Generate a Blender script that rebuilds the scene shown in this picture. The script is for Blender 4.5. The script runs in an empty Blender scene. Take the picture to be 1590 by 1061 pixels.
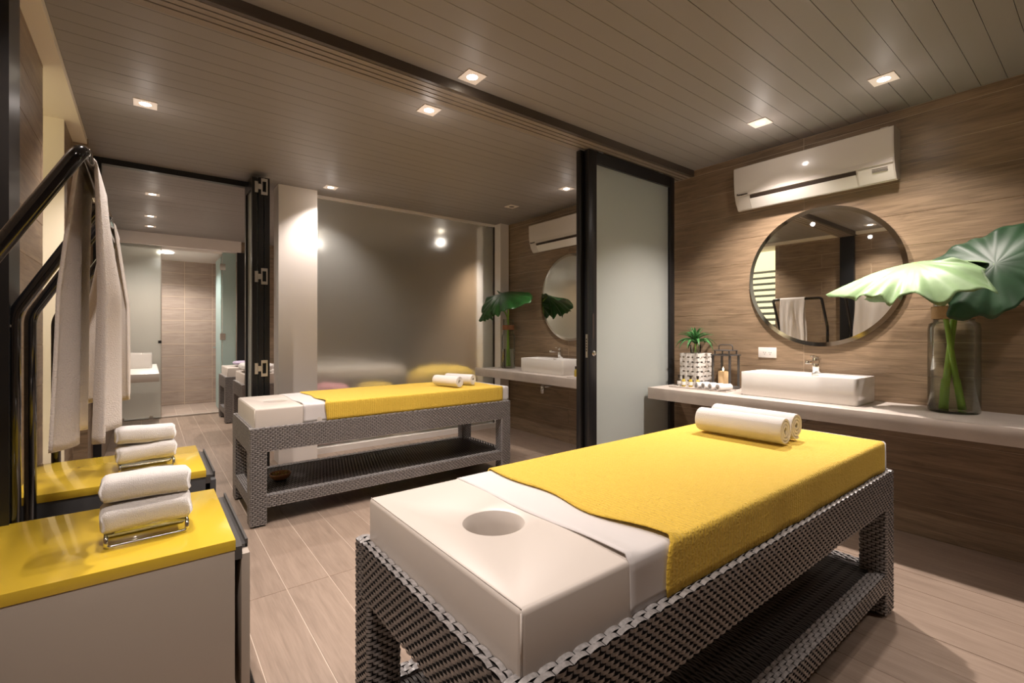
import bpy, bmesh, math, random
from mathutils import Vector, Matrix, Euler
random.seed(7)
S = bpy.context.scene
COL = S.collection
PI = math.pi
R = math.radians

# ---------------------------------------------------------------- camera, world, exposure
cam = bpy.data.cameras.new('camera')
cam.sensor_width = 36; cam.lens = 732.12/1590*36; cam.shift_y = -15.5/1590; cam.clip_start = .02
camo = bpy.data.objects.new('camera', cam); COL.objects.link(camo)
camo.location = (0, 0, 1.25); camo.rotation_euler = (PI/2, 0, -R(37.707))
S.camera = camo
w = bpy.data.worlds.new('world'); S.world = w; w.use_nodes = True
w.node_tree.nodes['Background'].inputs[0].default_value = (.9, .85, .8, 1)
w.node_tree.nodes['Background'].inputs[1].default_value = .25
S.view_settings.view_transform = 'Standard'; S.view_settings.look = 'None'
S.view_settings.exposure = 0.62; S.view_settings.gamma = 1; S.view_settings.use_curve_mapping = False
LIGHT = 62.0            # watts of a downlight
WARM = (1.0, .88, .805)

# ---------------------------------------------------------------- materials
def mat(name, col, rough=.5, metal=0, bump=0, bscale=60, trans=0, emit=None, estr=0, var=0, vscale=8, ior=1.45, sheen=0, coat=0, spec=None):
    m = bpy.data.materials.new(name); m.use_nodes = True
    nt = m.node_tree; b = nt.nodes['Principled BSDF']
    b.inputs['Base Color'].default_value = (*col, 1); b.inputs['Roughness'].default_value = rough
    b.inputs['Metallic'].default_value = metal; b.inputs['Transmission Weight'].default_value = trans
    b.inputs['IOR'].default_value = ior; b.inputs['Sheen Weight'].default_value = sheen
    b.inputs['Coat Weight'].default_value = coat
    if spec is not None: b.inputs['Specular IOR Level'].default_value = spec
    if emit: b.inputs['Emission Color'].default_value = (*emit, 1); b.inputs['Emission Strength'].default_value = estr
    tc = nt.nodes.new('ShaderNodeTexCoord')
    if bump:
        n = nt.nodes.new('ShaderNodeTexNoise'); n.inputs['Scale'].default_value = bscale; n.inputs['Detail'].default_value = 4
        nt.links.new(tc.outputs['Object'], n.inputs['Vector'])
        bp = nt.nodes.new('ShaderNodeBump'); bp.inputs['Strength'].default_value = bump; bp.inputs['Distance'].default_value = .004
        nt.links.new(n.outputs['Fac'], bp.inputs['Height']); nt.links.new(bp.outputs[0], b.inputs['Normal'])
    if var:
        n = nt.nodes.new('ShaderNodeTexNoise'); n.inputs['Scale'].default_value = vscale; n.inputs['Detail'].default_value = 5
        nt.links.new(tc.outputs['Object'], n.inputs['Vector'])
        r = nt.nodes.new('ShaderNodeValToRGB'); r.color_ramp.elements[0].position = .3; r.color_ramp.elements[1].position = .7
        r.color_ramp.elements[0].color = (*[c*(1-var) for c in col], 1); r.color_ramp.elements[1].color = (*[min(1, c*(1+var)) for c in col], 1)
        nt.links.new(n.outputs['Fac'], r.inputs[0]); nt.links.new(r.outputs[0], b.inputs['Base Color'])
    return m

def wood(name, dark, light, rough=.35, vary=.16, bump=.25):
    """wood-look porcelain: the plank's own X axis is the grain direction, every plank gets its own offset"""
    m = bpy.data.materials.new(name); m.use_nodes = True; nt = m.node_tree; b = nt.nodes['Principled BSDF']; L = nt.links
    N = nt.nodes.new
    tc = N('ShaderNodeTexCoord'); oi = N('ShaderNodeObjectInfo'); mul = N('ShaderNodeMath'); mul.operation = 'MULTIPLY'; mul.inputs[1].default_value = 57
    L.new(oi.outputs['Random'], mul.inputs[0])
    add = N('ShaderNodeVectorMath'); add.operation = 'ADD'; L.new(tc.outputs['Object'], add.inputs[0]); L.new(mul.outputs[0], add.inputs[1])
    mp = N('ShaderNodeMapping'); mp.inputs['Scale'].default_value = (2.0, 17, 17); L.new(add.outputs[0], mp.inputs[0])
    n = N('ShaderNodeTexNoise'); n.inputs['Scale'].default_value = 1.5; n.inputs['Detail'].default_value = 9; n.inputs['Roughness'].default_value = .62; n.inputs['Distortion'].default_value = .9
    L.new(mp.outputs[0], n.inputs['Vector'])
    mp2 = N('ShaderNodeMapping'); mp2.inputs['Scale'].default_value = (6, 160, 160); L.new(add.outputs[0], mp2.inputs[0])
    n2 = N('ShaderNodeTexNoise'); n2.inputs['Scale'].default_value = 1; n2.inputs['Detail'].default_value = 4; L.new(mp2.outputs[0], n2.inputs['Vector'])
    mx = N('ShaderNodeMix'); mx.inputs[0].default_value = .35; L.new(n.outputs['Fac'], mx.inputs[2]); L.new(n2.outputs['Fac'], mx.inputs[3])
    cr = N('ShaderNodeValToRGB'); e = cr.color_ramp.elements; e[0].position = .33; e[0].color = (*dark, 1); e[1].position = .62; e[1].color = (*light, 1)
    L.new(mx.outputs[0], cr.inputs[0])
    mr = N('ShaderNodeMapRange'); mr.inputs['To Min'].default_value = 1-vary/2; mr.inputs['To Max'].default_value = 1+vary/2; L.new(oi.outputs['Random'], mr.inputs[0])
    vm = N('ShaderNodeVectorMath'); vm.operation = 'SCALE'; L.new(cr.outputs[0], vm.inputs[0]); L.new(mr.outputs[0], vm.inputs['Scale'])
    L.new(vm.outputs[0], b.inputs['Base Color'])
    bp = N('ShaderNodeBump'); bp.inputs['Strength'].default_value = bump; bp.inputs['Distance'].default_value = .003
    L.new(mx.outputs[0], bp.inputs['Height']); L.new(bp.outputs[0], b.inputs['Normal'])
    b.inputs['Roughness'].default_value = rough
    return m

M = {}
M['floor_tile'] = wood('floor_tile', (.245, .182, .140), (.345, .262, .205), .36, vary=.10, bump=.12)
M['wall_tile'] = wood('wall_tile', (.14, .095, .058), (.30, .212, .135), .36, vary=.09)
M['wet_tile'] = wood('wet_tile', (.33, .255, .21), (.46, .37, .31), .3, vary=.08, bump=.1)
M['grout'] = mat('grout', (.66, .54, .40), .8)
M['floor_grout'] = mat('floor_grout', (.66, .56, .47), .8)
M['ceiling'] = mat('ceiling_paint', (.265, .242, .226), .5)
M['groove'] = mat('ceiling_groove', (.215, .19, .17), .7)
M['white_wall'] = mat('white_wall', (.78, .73, .69), .6)
M['cream'] = mat('cream_paint', (.80, .72, .58), .6)
M['black'] = mat('black_metal', (.012, .012, .013), .32)
M['gloss_black'] = mat('gloss_black', (.006, .006, .007), .12, coat=.6)
M['bronze'] = mat('track_bronze', (.075, .058, .046), .4)
M['slot'] = mat('track_slot', (.25, .205, .165), .45)
M['frost'] = mat('frosted_glass', (.80, .84, .81), .42, trans=.72, ior=1.3, spec=.6)
M['frost_wall'] = mat('frosted_wall_glass', (.86, .88, .84), .30, trans=.88, ior=1.25, spec=.6)
M['teal_glass'] = mat('teal_glass', (.62, .80, .78), .35, trans=.6, ior=1.3)

def thin(name, tint, k=1.0, rough=.02):
    m = bpy.data.materials.new(name); m.use_nodes = True; nt = m.node_tree; N = nt.nodes.new; L = nt.links
    nt.nodes.remove(nt.nodes['Principled BSDF']); out = nt.nodes['Material Output']
    tr = N('ShaderNodeBsdfTransparent'); tr.inputs[0].default_value = (*tint, 1)
    gl = N('ShaderNodeBsdfGlossy'); gl.inputs['Roughness'].default_value = rough
    lw = N('ShaderNodeLayerWeight'); lw.inputs[0].default_value = .22; mu = N('ShaderNodeMath'); mu.operation = 'MULTIPLY'; mu.inputs[1].default_value = k; mu.use_clamp = True
    mx = N('ShaderNodeMixShader'); L.new(lw.outputs['Fresnel'], mu.inputs[0]); L.new(mu.outputs[0], mx.inputs[0]); L.new(tr.outputs[0], mx.inputs[1]); L.new(gl.outputs[0], mx.inputs[2]); L.new(mx.outputs[0], out.inputs[0])
    return m
M['glass'] = thin('clear_glass', (.95, .97, .95), 1.0)
M['tint_glass'] = thin('grey_green_glass', (.94, .96, .94), .6)

M['water'] = mat('water', (.96, .98, .95), .0, trans=1, ior=1.12)
M['mirror'] = mat('mirror_silver', (.80, .82, .80), .015, 1)
M['mirror_edge'] = mat('mirror_bevel', (.62, .60, .55), .08, 1)
M['chrome'] = mat('chrome', (.80, .80, .80), .10, 1)
M['steel'] = mat('brushed_steel', (.72, .70, .66), .35, 1)
M['ceramic'] = mat('white_ceramic', (.86, .84, .81), .12, coat=.3)
M['counter'] = mat('microcement', (.52, .46, .41), .45, var=.10, vscale=5, bump=.05)
M['white_counter'] = mat('white_counter', (.85, .83, .80), .3)
M['plastic'] = mat('white_plastic', (.56, .515, .47), .28, coat=.25)
M['plastic2'] = mat('flap_plastic', (.68, .65, .61), .3)
M['dark_slot'] = mat('dark_slot', (.03, .018, .012), .6)
M['ink'] = mat('grey_ink', (.16, .145, .135), .5)
M['vinyl'] = mat('cream_vinyl', (.60, .545, .495), .38, bump=.03, bscale=25)
M['sheet'] = mat('white_sheet', (.62, .59, .58), .7, sheen=.3)
M['towel'] = mat('white_terry', (.80, .77, .75), .95, bump=.9, bscale=420, sheen=.5)
M['robe'] = mat('ivory_terry', (.82, .75, .69), .95, bump=.8, bscale=260, sheen=.5)
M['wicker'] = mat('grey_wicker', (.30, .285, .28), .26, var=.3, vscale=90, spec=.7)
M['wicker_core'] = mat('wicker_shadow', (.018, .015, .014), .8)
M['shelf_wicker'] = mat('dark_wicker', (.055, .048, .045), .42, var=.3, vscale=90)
M['yellow_top'] = mat('yellow_lacquer', (.70, .485, .045), .2, coat=.5)
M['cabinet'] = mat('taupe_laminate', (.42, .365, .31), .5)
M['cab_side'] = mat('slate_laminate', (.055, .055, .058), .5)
M['slate'] = mat('grey_rail', (.10, .096, .095), .4, .3)
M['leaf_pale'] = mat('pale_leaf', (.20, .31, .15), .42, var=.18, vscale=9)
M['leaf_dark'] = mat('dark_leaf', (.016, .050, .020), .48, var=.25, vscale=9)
M['leaf_mid'] = mat('mid_leaf', (.024, .10, .022), .35, var=.25, vscale=9)
M['stem'] = mat('leaf_stem', (.26, .44, .07), .35, var=.15)
M['blade'] = mat('blade_green', (.05, .17, .05), .4, var=.3, vscale=20)
M['twine'] = mat('twine', (.34, .21, .10), .85, bump=.6, bscale=120)
M['leather'] = mat('tan_band', (.30, .13, .06), .6)
M['white_strip'] = mat('white_wood_strip', (.80, .77, .73), .5, bump=.2)
M['candle'] = mat('candle_wax', (.85, .62, .36), .5, emit=(1, .55, .2), estr=.10)
M['flame'] = mat('flame', (1, .8, .4), .5, emit=(1, .72, .35), estr=12)
M['oil'] = mat('amber_oil', (.50, .38, .06), .15, coat=.5)
M['cap'] = mat('dark_cap', (.03, .02, .012), .4)
M['bowlwood'] = mat('bowl_wood', (.22, .09, .035), .4, var=.3, vscale=20)
M['petal'] = mat('dried_petals', (.34, .22, .06), .7, var=.5, vscale=70)
M['lens'] = mat('lamp_lens', (1, .95, .85), .3, emit=(1, .87, .70), estr=14)
M['lens_off'] = mat('dark_lamp', (.03, .02, .015), .3)
M['trim'] = mat('lamp_trim', (.80, .72, .64), .4)
M['window_glow'] = mat('lit_pane', (.9, .85, .6), .5, emit=(1, .90, .58), estr=.9)
M['lilac'] = mat('lilac_cloth', (.42, .36, .48), .9)
M['pink'] = mat('pink_cloth', (.75, .35, .38), .9)

def blanket_mat():
    m = bpy.data.materials.new('yellow_quilt'); m.use_nodes = True; nt = m.node_tree; b = nt.nodes['Principled BSDF']; N = nt.nodes.new; L = nt.links
    b.inputs['Base Color'].default_value = (.72, .475, .05, 1); b.inputs['Roughness'].default_value = .8; b.inputs['Sheen Weight'].default_value = .35
    b.inputs['Sheen Tint'].default_value = (1, .8, .3, 1)
    tc = N('ShaderNodeTexCoord')
    w = N('ShaderNodeTexWave'); w.wave_type = 'BANDS'; w.bands_direction = 'X'; w.inputs['Scale'].default_value = 22; w.inputs['Distortion'].default_value = 1.2; w.inputs['Detail'].default_value = 2; w.inputs['Detail Scale'].default_value = 5
    n = N('ShaderNodeTexNoise'); n.inputs['Scale'].default_value = 75; n.inputs['Detail'].default_value = 3; n.inputs['Distortion'].default_value = 1.5
    L.new(tc.outputs['Object'], w.inputs['Vector']); L.new(tc.outputs['Object'], n.inputs['Vector'])
    a = N('ShaderNodeMath'); a.operation = 'MULTIPLY_ADD'; a.inputs[1].default_value = .28; L.new(w.outputs['Fac'], a.inputs[0]); L.new(n.outputs['Fac'], a.inputs[2])
    bp = N('ShaderNodeBump'); bp.inputs['Strength'].default_value = .9; bp.inputs['Distance'].default_value = .0065
    L.new(a.outputs[0], bp.inputs['Height']); L.new(bp.outputs[0], b.inputs['Normal'])
    return m
M['quilt'] = blanket_mat()

# ---------------------------------------------------------------- object helpers
def link(name, me, m, parent=None, loc=(0, 0, 0), rot=(0, 0, 0), smooth=False):
    o = bpy.data.objects.new(name, me)
    if m is not None and not me.materials: me.materials.append(m)
    if smooth:
        for p in me.polygons: p.use_smooth = True
    COL.objects.link(o); o.location = loc; o.rotation_euler = rot
    if parent: o.parent = parent
    return o
def obj(name, bm, m, parent=None, loc=(0, 0, 0), rot=(0, 0, 0), smooth=False, auto=None):
    me = bpy.data.meshes.new(name); bmesh.ops.recalc_face_normals(bm, faces=bm.faces); bm.to_mesh(me); bm.free()
    o = link(name, me, m, parent, loc, rot, smooth or auto is not None)
    if auto is not None: me.set_sharp_from_angle(angle=R(auto))
    return o
def tag(o, label=None, cat=None, group=None, kind=None):
    if label: o['label'] = label
    if cat: o['category'] = cat
    if group: o['group'] = group
    if kind: o['kind'] = kind
    return o
def thing(name, label, cat, loc=(0, 0, 0), rotz=0, group=None):
    o = bpy.data.objects.new(name, None); o.empty_display_size = .05; COL.objects.link(o)
    o.location = loc; o.rotation_euler = (0, 0, rotz)
    return tag(o, label, cat, group)
def dup(root, loc, rotz=0, label=None, scale=None):
    r = root.copy(); COL.objects.link(r); r.location = loc; r.rotation_euler = (0, 0, rotz)
    if scale: r.scale = scale
    if label: r['label'] = label
    for ch in list(root.children):
        c = ch.copy(); COL.objects.link(c); c.parent = r
        for g in ch.children:
            d = g.copy(); COL.objects.link(d); d.parent = c
    return r
def box(bm, x0, x1, y0, y1, z0, z1, bev=0, seg=2):
    r = bmesh.ops.create_cube(bm, size=1)
    vs = r['verts']
    bmesh.ops.scale(bm, vec=(x1-x0, y1-y0, z1-z0), verts=vs)
    bmesh.ops.translate(bm, vec=((x0+x1)/2, (y0+y1)/2, (z0+z1)/2), verts=vs)
    if bev:
        es = list({e for v in vs for e in v.link_edges})
        bmesh.ops.bevel(bm, geom=es, offset=bev, segments=seg, affect='EDGES', profile=.5)
    return bm
def B(*a, **k):
    return box(bmesh.new(), *a, **k)
def bobj(name, dims, m, parent=None, bev=0, seg=2, loc=(0, 0, 0), rot=(0, 0, 0)):
    return obj(name, B(*dims, bev=bev, seg=seg), m, parent, loc, rot, auto=40 if bev else None)
def tube(bm, pts, r, n=12, closed=False, cap=True):
    pts = [Vector(p) for p in pts]; rr = r if isinstance(r, (list, tuple)) else [r]*len(pts)
    rings = []; prev = None
    for i, p in enumerate(pts):
        if closed: t = (pts[(i+1) % len(pts)]-pts[i-1])
        else: t = (pts[min(i+1, len(pts)-1)]-pts[max(i-1, 0)])
        t.normalize()
        if prev is None:
            a = Vector((0, 0, 1)) if abs(t.z) < .9 else Vector((1, 0, 0)); u = t.cross(a).normalized()
        else:
            u = (prev - t*prev.dot(t)).normalized()
        prev = u; v = t.cross(u)
        rings.append([bm.verts.new(p+(u*math.cos(2*PI*k/n)+v*math.sin(2*PI*k/n))*rr[i]) for k in range(n)])
    m = len(rings)
    for i in range(m if closed else m-1):
        a, b = rings[i], rings[(i+1) % m]
        for k in range(n): bm.faces.new((a[k], a[(k+1) % n], b[(k+1) % n], b[k]))
    if cap and not closed:
        bm.faces.new(rings[0][::-1]); bm.faces.new(rings[-1])
    return bm
def bend(pts, rad=.04, n=6):
    """round the corners of a polyline"""
    pts = [Vector(p) for p in pts]; out = [pts[0]]
    for i in range(1, len(pts)-1):
        a, b, c = pts[i-1], pts[i], pts[i+1]
        d0 = (a-b).normalized(); d1 = (c-b).normalized(); l = min(rad, (a-b).length/2, (c-b).length/2)
        p0, p1 = b+d0*l, b+d1*l
        for k in range(n+1):
            t = k/n; out.append(p0*(1-t)**2+b*2*t*(1-t)+p1*t*t)
    out.append(pts[-1]); return out
def lathe(bm, prof, n=40, center=(0, 0)):
    rings = []
    for r, z in prof:
        if r < 1e-5: rings.append([bm.verts.new((center[0], center[1], z))])
        else: rings.append([bm.verts.new((center[0]+r*math.cos(2*PI*k/n), center[1]+r*math.sin(2*PI*k/n), z)) for k in range(n)])
    for a, b in zip(rings, rings[1:]):
        for k in range(n):
            k2 = (k+1) % n
            if len(a) == 1 and len(b) == 1: continue
            if len(a) == 1: bm.faces.new((a[0], b[k2], b[k]))
            elif len(b) == 1: bm.faces.new((a[k], a[k2], b[0]))
            else: bm.faces.new((a[k], a[k2], b[k2], b[k]))
    return bm
def grid(f, nu, nv, flip=False):
    bm = bmesh.new(); V = [[bm.verts.new(f(i/nu, j/nv)) for j in range(nv+1)] for i in range(nu+1)]
    for i in range(nu):
        for j in range(nv):
            bm.faces.new((V[i][j], V[i+1][j], V[i+1][j+1], V[i][j+1]))
    return bm
def solid(bm, t):
    bmesh.ops.recalc_face_normals(bm, faces=bm.faces)
    bmesh.ops.solidify(bm, geom=list(bm.faces), thickness=t); return bm
def struct(name, dims, m, parent=None, bev=0):
    o = bobj(name, dims, m, parent, bev)
    if not parent: o['kind'] = 'structure'
    return o

_tm = {}
def tile_mesh(L, wd, t, m, bev=.0012):
    k = (round(L, 3), round(wd, 3), t, m.name)
    if k not in _tm:
        me = bpy.data.meshes.new('plank'); bm = B(-L/2, L/2, -wd/2, wd/2, 0, t)
        bm.to_mesh(me); bm.free(); me.materials.append(m); _tm[k] = me
    return _tm[k]
def tiles(parent, name, O, u, v, U0, U1, vlines, L, gap, t, m, offs):
    """planks: u = long direction, rows between consecutive vlines; offs(row) = where a joint falls"""
    O = Vector(O); u = Vector(u); v = Vector(v); nrm = u.cross(v)
    rot = Matrix((u, v, nrm)).transposed().to_euler()
    for r in range(len(vlines)-1):
        a, b = vlines[r], vlines[r+1]
        s = offs(r); k0 = math.floor((U0-s)/L)
        x = s+k0*L
        while x < U1-1e-4:
            p, q = max(x, U0), min(x+L, U1); x += L
            if q-p < .02: continue
            Lt = q-p-gap; wt = b-a-gap
            o = bpy.data.objects.new(name, tile_mesh(Lt, wt, t, m)); COL.objects.link(o)
            o.location = O+u*(p+q)/2+v*(a+b)/2+nrm*random.uniform(-.0004, .0004); o.rotation_euler = rot; o.parent = parent

H = 2.64; W = 3.735; XL = -.42; Y0 = -1.6; YT0, YT1 = 2.26, 2.46; YG = 5.03; YS = 8.45; YB = 9.75
zl = [0]+[round(2.585-.2*k, 3) for k in range(12, -1, -1)]+[H]
TT = .008

# ---------------------------------------------------------------- floor, walls
fl = struct('floor', (XL-.4, W+.1, Y0-.1, YB+.1, -.1, -.002), M['floor_grout'])
fx = [XL-.02]+[round(.335+.2*k, 3) for k in range(-3, 17)]+[W]
fx = [x for x in fx if x <= W]
tiles(fl, 'floor_tile', (0, 0, -TT), (0, 1, 0), (-1, 0, 0), Y0, YS, [-x for x in fx[::-1]], 1.2, .0035, TT, M['floor_tile'], lambda r: 2.475)

wr = struct('wall_right', (W+.002, W+.1, Y0-.1, YB, 0, H+.1), M['grout'])
tiles(wr, 'wall_tile', (W+TT, 0, 0), (0, -1, 0), (0, 0, 1), -4.9, -Y0, zl, 1.2, .0028, TT, M['wall_tile'], lambda r: -1.40)
wr2 = struct('wall_right_far', (W-.002, W+.004, YG+.01, YS+1.3, 0, H), M['wall_tile'])

wl = struct('wall_left', (XL-.12, XL-.002, Y0-.1, 3.35, 0, H+.1), M['grout'])
tiles(wl, 'wall_tile', (XL-TT, 0, 0), (0, 1, 0), (0, 0, 1), Y0, 3.35, zl, 1.2, .0028, TT, M['wall_tile'], lambda r: .9+(.6 if r % 2 else 0))
wl2 = struct('wall_left_middle', (XL-.12, XL-.002, 4.13, 4.70, 0, H+.1), M['grout'])
tiles(wl2, 'wall_tile', (XL-TT, 0, 0), (0, 1, 0), (0, 0, 1), 4.13, 4.57, zl, 1.2, .0028, TT, M['wall_tile'], lambda r: 0)
wl3 = struct('wall_left_hall', (XL-.12, -.34-.002, 4.56+.002, YS, 0, H+.1), M['grout'])
tiles(wl3, 'wall_tile', (-.34-TT, 0, 0), (0, 1, 0), (0, 0, 1), 4.56, YS, zl, 1.2, .0028, TT, M['wall_tile'], lambda r: .2+(.6 if r % 2 else 0))
tiles(wl3, 'wall_tile', (0, 4.56+TT, 0), (1, 0, 0), (0, 0, 1), XL, -.34, zl, 1.2, .0028, TT, M['wall_tile'], lambda r: -.9)
# recess with the louvred window
rec = struct('wall_left_recess', (XL-.45, XL-.12, 4.13, 4.23, 0, H+.1), M['cream'])
struct('trim_1', (XL-.13, XL, 4.13-.012, 4.13, 0, H-.04), M['cream'])
struct('trim_2', (XL-.45, XL-.122, 3.25, 3.35, 0, H+.1), M['cream'])
win = thing('window_1', None, None); win['kind'] = 'structure'
bobj('window_pane', (XL-.44, XL-.43, 3.35, 4.13, .0, H-.04), M['window_glow'], win)
for k in range(20):
    z = .55+k*.1
    if z < 2.3: bobj('louvre_slat', (-.04, .04, 3.35, 4.13, -.004, .004), M['black'], win, loc=(XL-.38, 0, z), rot=(0, R(28), 0))
bobj('window_sill', (XL-.42, XL-.13, 3.35, 4.13, 0, .45), M['cream'], win)
struct('wall_back', (XL-.1, W+.1, Y0-.1, Y0, 0, H+.1), M['wall_tile'])
# soffit along the left wall
sof = struct('trim_3', (XL-.45, -.344, Y0, 4.56, H-.04, H+.02), M['cream'])

# ceilings
def ceiling(name, x0, x1, y0, y1, parent_dims):
    c = struct(name, parent_dims, M['groove'])
    n = int(round((y1-y0)/.105)); ys = [y0+(y1-y0)*k/n for k in range(n+1)]
    tiles(c, 'ceiling_plank', (0, 0, H+TT), (1, 0, 0), (0, -1, 0), x0, x1, [-y for y in ys[::-1]], 30, .0022, TT, M['ceiling'], lambda r: -10)
    return c
ceiling('ceiling_near', -.344, W, Y0, YT0, (-.344, W, Y0, YT0, H+TT*.9, H+.1))
ceiling('ceiling_middle', -.344, W, YT1, 5.0, (-.344, W, YT1, 5.0, H+TT*.9, H+.1))
ceiling('ceiling_far', -.344, W, 5.0, 8.40, (-.344, W, 5.0, 8.40, H+TT*.9, H+.1))

# beam with the door tracks
bm = B(-.42, W, YT0, YT1, 2.605, H+.1)
beam = obj('trim_4', bm, M['bronze']); beam['kind'] = 'structure'
ys = [YT0, YT0+.022, YT0+.03, YT0+.062, YT0+.072, YT0+.104, YT0+.114, YT0+.146, YT0+.156, YT1]
for a, b in ((0, 1), (2, 3), (4, 5), (6, 7), (8, 9)):
    bobj('track_rail', (-.42, W, ys[a], ys[b], 2.588, 2.606), M['bronze'] if a == 0 else M['slot'], beam)

# white column and pillar, glass wall
col = struct('wall_column', (.975, 1.325, 4.85, 5.06, 0, H), M['white_wall'])
struct('wall_pillar', (3.59, 3.722, 4.885, 5.06, 0, H), M['white_wall'])
struct('baseboard_glass', (1.325, 3.59, 4.99, 5.06, 0, .06), M['white_wall'])
struct('trim_5', (1.325, 3.59, 5.0, 5.045, H-.028, H), M['white_wall'])
struct('wall_pillar_far', (3.50, 3.73, 5.16, 5.30, 0, H), M['white_wall'])
gw = thing('window_2', None, None); gw['kind'] = 'structure'
bobj('glass_pane', (1.325, 3.575, 5.022, 5.034, .06, H-.028), M['frost_wall'], gw)
bobj('edge_channel', (3.575, 3.59, 5.015, 5.04, .06, H-.028), M['dark_slot'], gw)

# hall beam, post
struct('trim_6', (-.34, .76, 4.97, 5.03, 2.592, H), M['black'])
struct('trim_7', (-.345, -.29, 4.97, 5.03, 0, 2.592), M['black'])
# black post of the sliding door track at the left wall
post = struct('trim_8', (XL, XL+.052, 2.285, 2.455, 0, 2.59), M['black'])
bobj('strike_plate', (XL+.052, XL+.055, 2.35, 2.375, .98, 1.14), M['steel'], post)
for z in (1.05, 1.07): bobj('strike_hole', (XL+.0545, XL+.056, 2.357, 2.368, z, z+.012), M['dark_slot'], post)
bobj('screw', (XL+.052, XL+.055, 2.30, 2.308, 1.265, 1.273), M['steel'], post)

# shower at the end of the hall
struct('wall_bulkhead', (-.34, 1.15, 8.35, YS, 2.475, H), M['white_wall'])
struct('ceiling_shower', (-.34, 1.2, YS, YB, 2.44, 2.50), M['white_counter'])
wb = struct('wall_shower', (-.34, 1.25, YB+.002, YB+.1, 0, 2.5), M['grout'])
shx = [0]+[.04+.2*k for k in range(13)]
tiles(wb, 'shower_tile', (0, YB+TT, 0), (1, 0, 0), (0, 0, 1), -.34, 1.2, shx, .40, .006, TT, M['wet_tile'], lambda r: .10)
ws = struct('wall_shower_side', (1.2, 1.3, YS, YB, 0, 2.5), M['wet_tile'])
struct('wall_shower_left', (-.44, -.34, YS, YB, 0, 2.5), M['wet_tile'])
sf = struct('floor_shower', (-.34, 1.2, YS, YB, -.01, .004), M['floor_grout'])
tiles(sf, 'floor_tile', (0, 0, .004), (1, 0, 0), (0, 1, 0), -.34, 1.2, [YS+.06, YS+.46, YS+.86, YB], .2, .006, .006, M['wet_tile'], lambda r: -.05)
bobj('threshold', (-.34, 1.2, YS, YS+.05, .0, .022), M['counter'], sf)
struct('wall_hall_end', (1.15, W, 8.40, YS, 0, H), M['wall_tile'])
struct('trim_9', (1.10, 1.2, YS-.06, YS-.02, 0, 2.475), M['black'])

# frosted shower screen and door
sc = thing('shower_screen', 'fixed frosted glass shower screen behind the small white basin', 'glass screen', (0, YS, 0))
bobj('glass_pane', (-.34, .155, -.012, 0, .012, 2.475), M['frost'], sc)
for x in (-.30, .02): bobj('clamp', (x, x+.045, -.018, .006, .0, .05), M['steel'], sc)
bobj('edge_strip', (.150, .160, -.016, .004, 0, 2.475), M['steel'], sc)
bobj('strike', (.12, .16, -.02, .008, 1.08, 1.12), M['black'], sc)
sd = thing('shower_door', 'open teal glass shower door hinged beside its fixed pane', 'shower door', (.90, YS, 0))
bobj('fixed_pane', (.01, .19, -.012, 0, .012, 2.46), M['teal_glass'], sd)
bobj('door_pane', (-.010, .002, .02, .68, .03, 2.40), M['teal_glass'], sd)
for z in (2.19, 1.12, .3):
    h = bobj('hinge', (-.02, .05, -.02, .012, z, z+.10), M['chrome'], sd)
bobj('handle', (-.06, -.01, .60, .63, .98, 1.0), M['chrome'], sd)

# folding glass doors stacked at the column
fd = thing('folding_door', 'stack of black framed frosted folding door leaves beside the white column', 'folding door', (0, 0, 0))
def leaf(x0, x1, y0, y1, frost=True):
    bm = B(x0, x1, y0, y0+.05, .01, 2.59); box(bm, x0, x1, y1-.05, y1, .01, 2.59)
    box(bm, x0, x1, y0+.05, y1-.05, 2.50, 2.59); box(bm, x0, x1, y0+.05, y1-.05, .01, .12)
    f = obj('leaf_frame', bm, M['black'], fd)
    bobj('leaf_pane', ((x0+x1)/2-.004, (x0+x1)/2+.004, y0+.05, y1-.05, .12, 2.5), M['frost'], f)
leaf(.715, .755, 4.60, 4.98); leaf(.762, .802, 4.58, 4.98); leaf(.808, .848, 4.57, 4.98)
for z in (.86, 1.66, 2.44):
    bm = bmesh.new()
    for x0, x1, z0, z1 in ((.780, .790, 0, .14), (.82, .83, 0, .14), (.79, .82, 0, .025), (.79, .82, .115, .14)):
        box(bm, x0, x1, 4.562, 4.57, z+z0, z+z1)
    box(bm, .735, .760, 4.588, 4.596, z+.02, z+.115); box(bm, .758, .782, 4.566, 4.592, z+.045, z+.09)
    obj('hinge', bm, M['steel'], fd)

# ---------------------------------------------------------------- sliding doors under the track
def sliding(name, label, x0, x1, y0, y1):
    t = thing(name, label, 'sliding door', (x0, y0, 0)); wd = x1-x0; th = y1-y0
    for a, b in ((0, .085), (wd-.07, wd)): bobj('stile', (a, b, 0, th, .012, 2.575), M['black'], t, bev=.003)
    bobj('top_rail', (.085, wd-.07, 0, th, 2.485, 2.575), M['black'], t); bobj('bottom_rail', (.085, wd-.07, 0, th, .012, .12), M['black'], t)
    bobj('frosted_pane', (.085, wd-.07, th/2-.004, th/2+.004, .12, 2.485), M['frost'], t)
    for x in (.12, wd-.2): bobj('hanger', (x, x+.05, .012, .03, 2.575, 2.59), M['steel'], t)
    return t
d1 = sliding('sliding_door', 'front black framed frosted sliding door with lock, beside the near counter', 2.53, 3.60, 2.362, 2.407)
bobj('latch_plate', (-.003, 0, .010, .030, 1.06, 1.23), M['steel'], d1)
for k in range(5): bobj('latch_slot', (-.0045, -.002, .016, .024, 1.105+k*.02, 1.118+k*.02), M['dark_slot'], d1)
o = obj('key_lock', lathe(bmesh.new(), [(0, -.012), (.012, -.012), (.02, -.006), (.022, 0), (0, 0)], 20), M['chrome'], d1, (.05, 0, 1.09), (R(-90), 0, 0), smooth=True)
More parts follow.
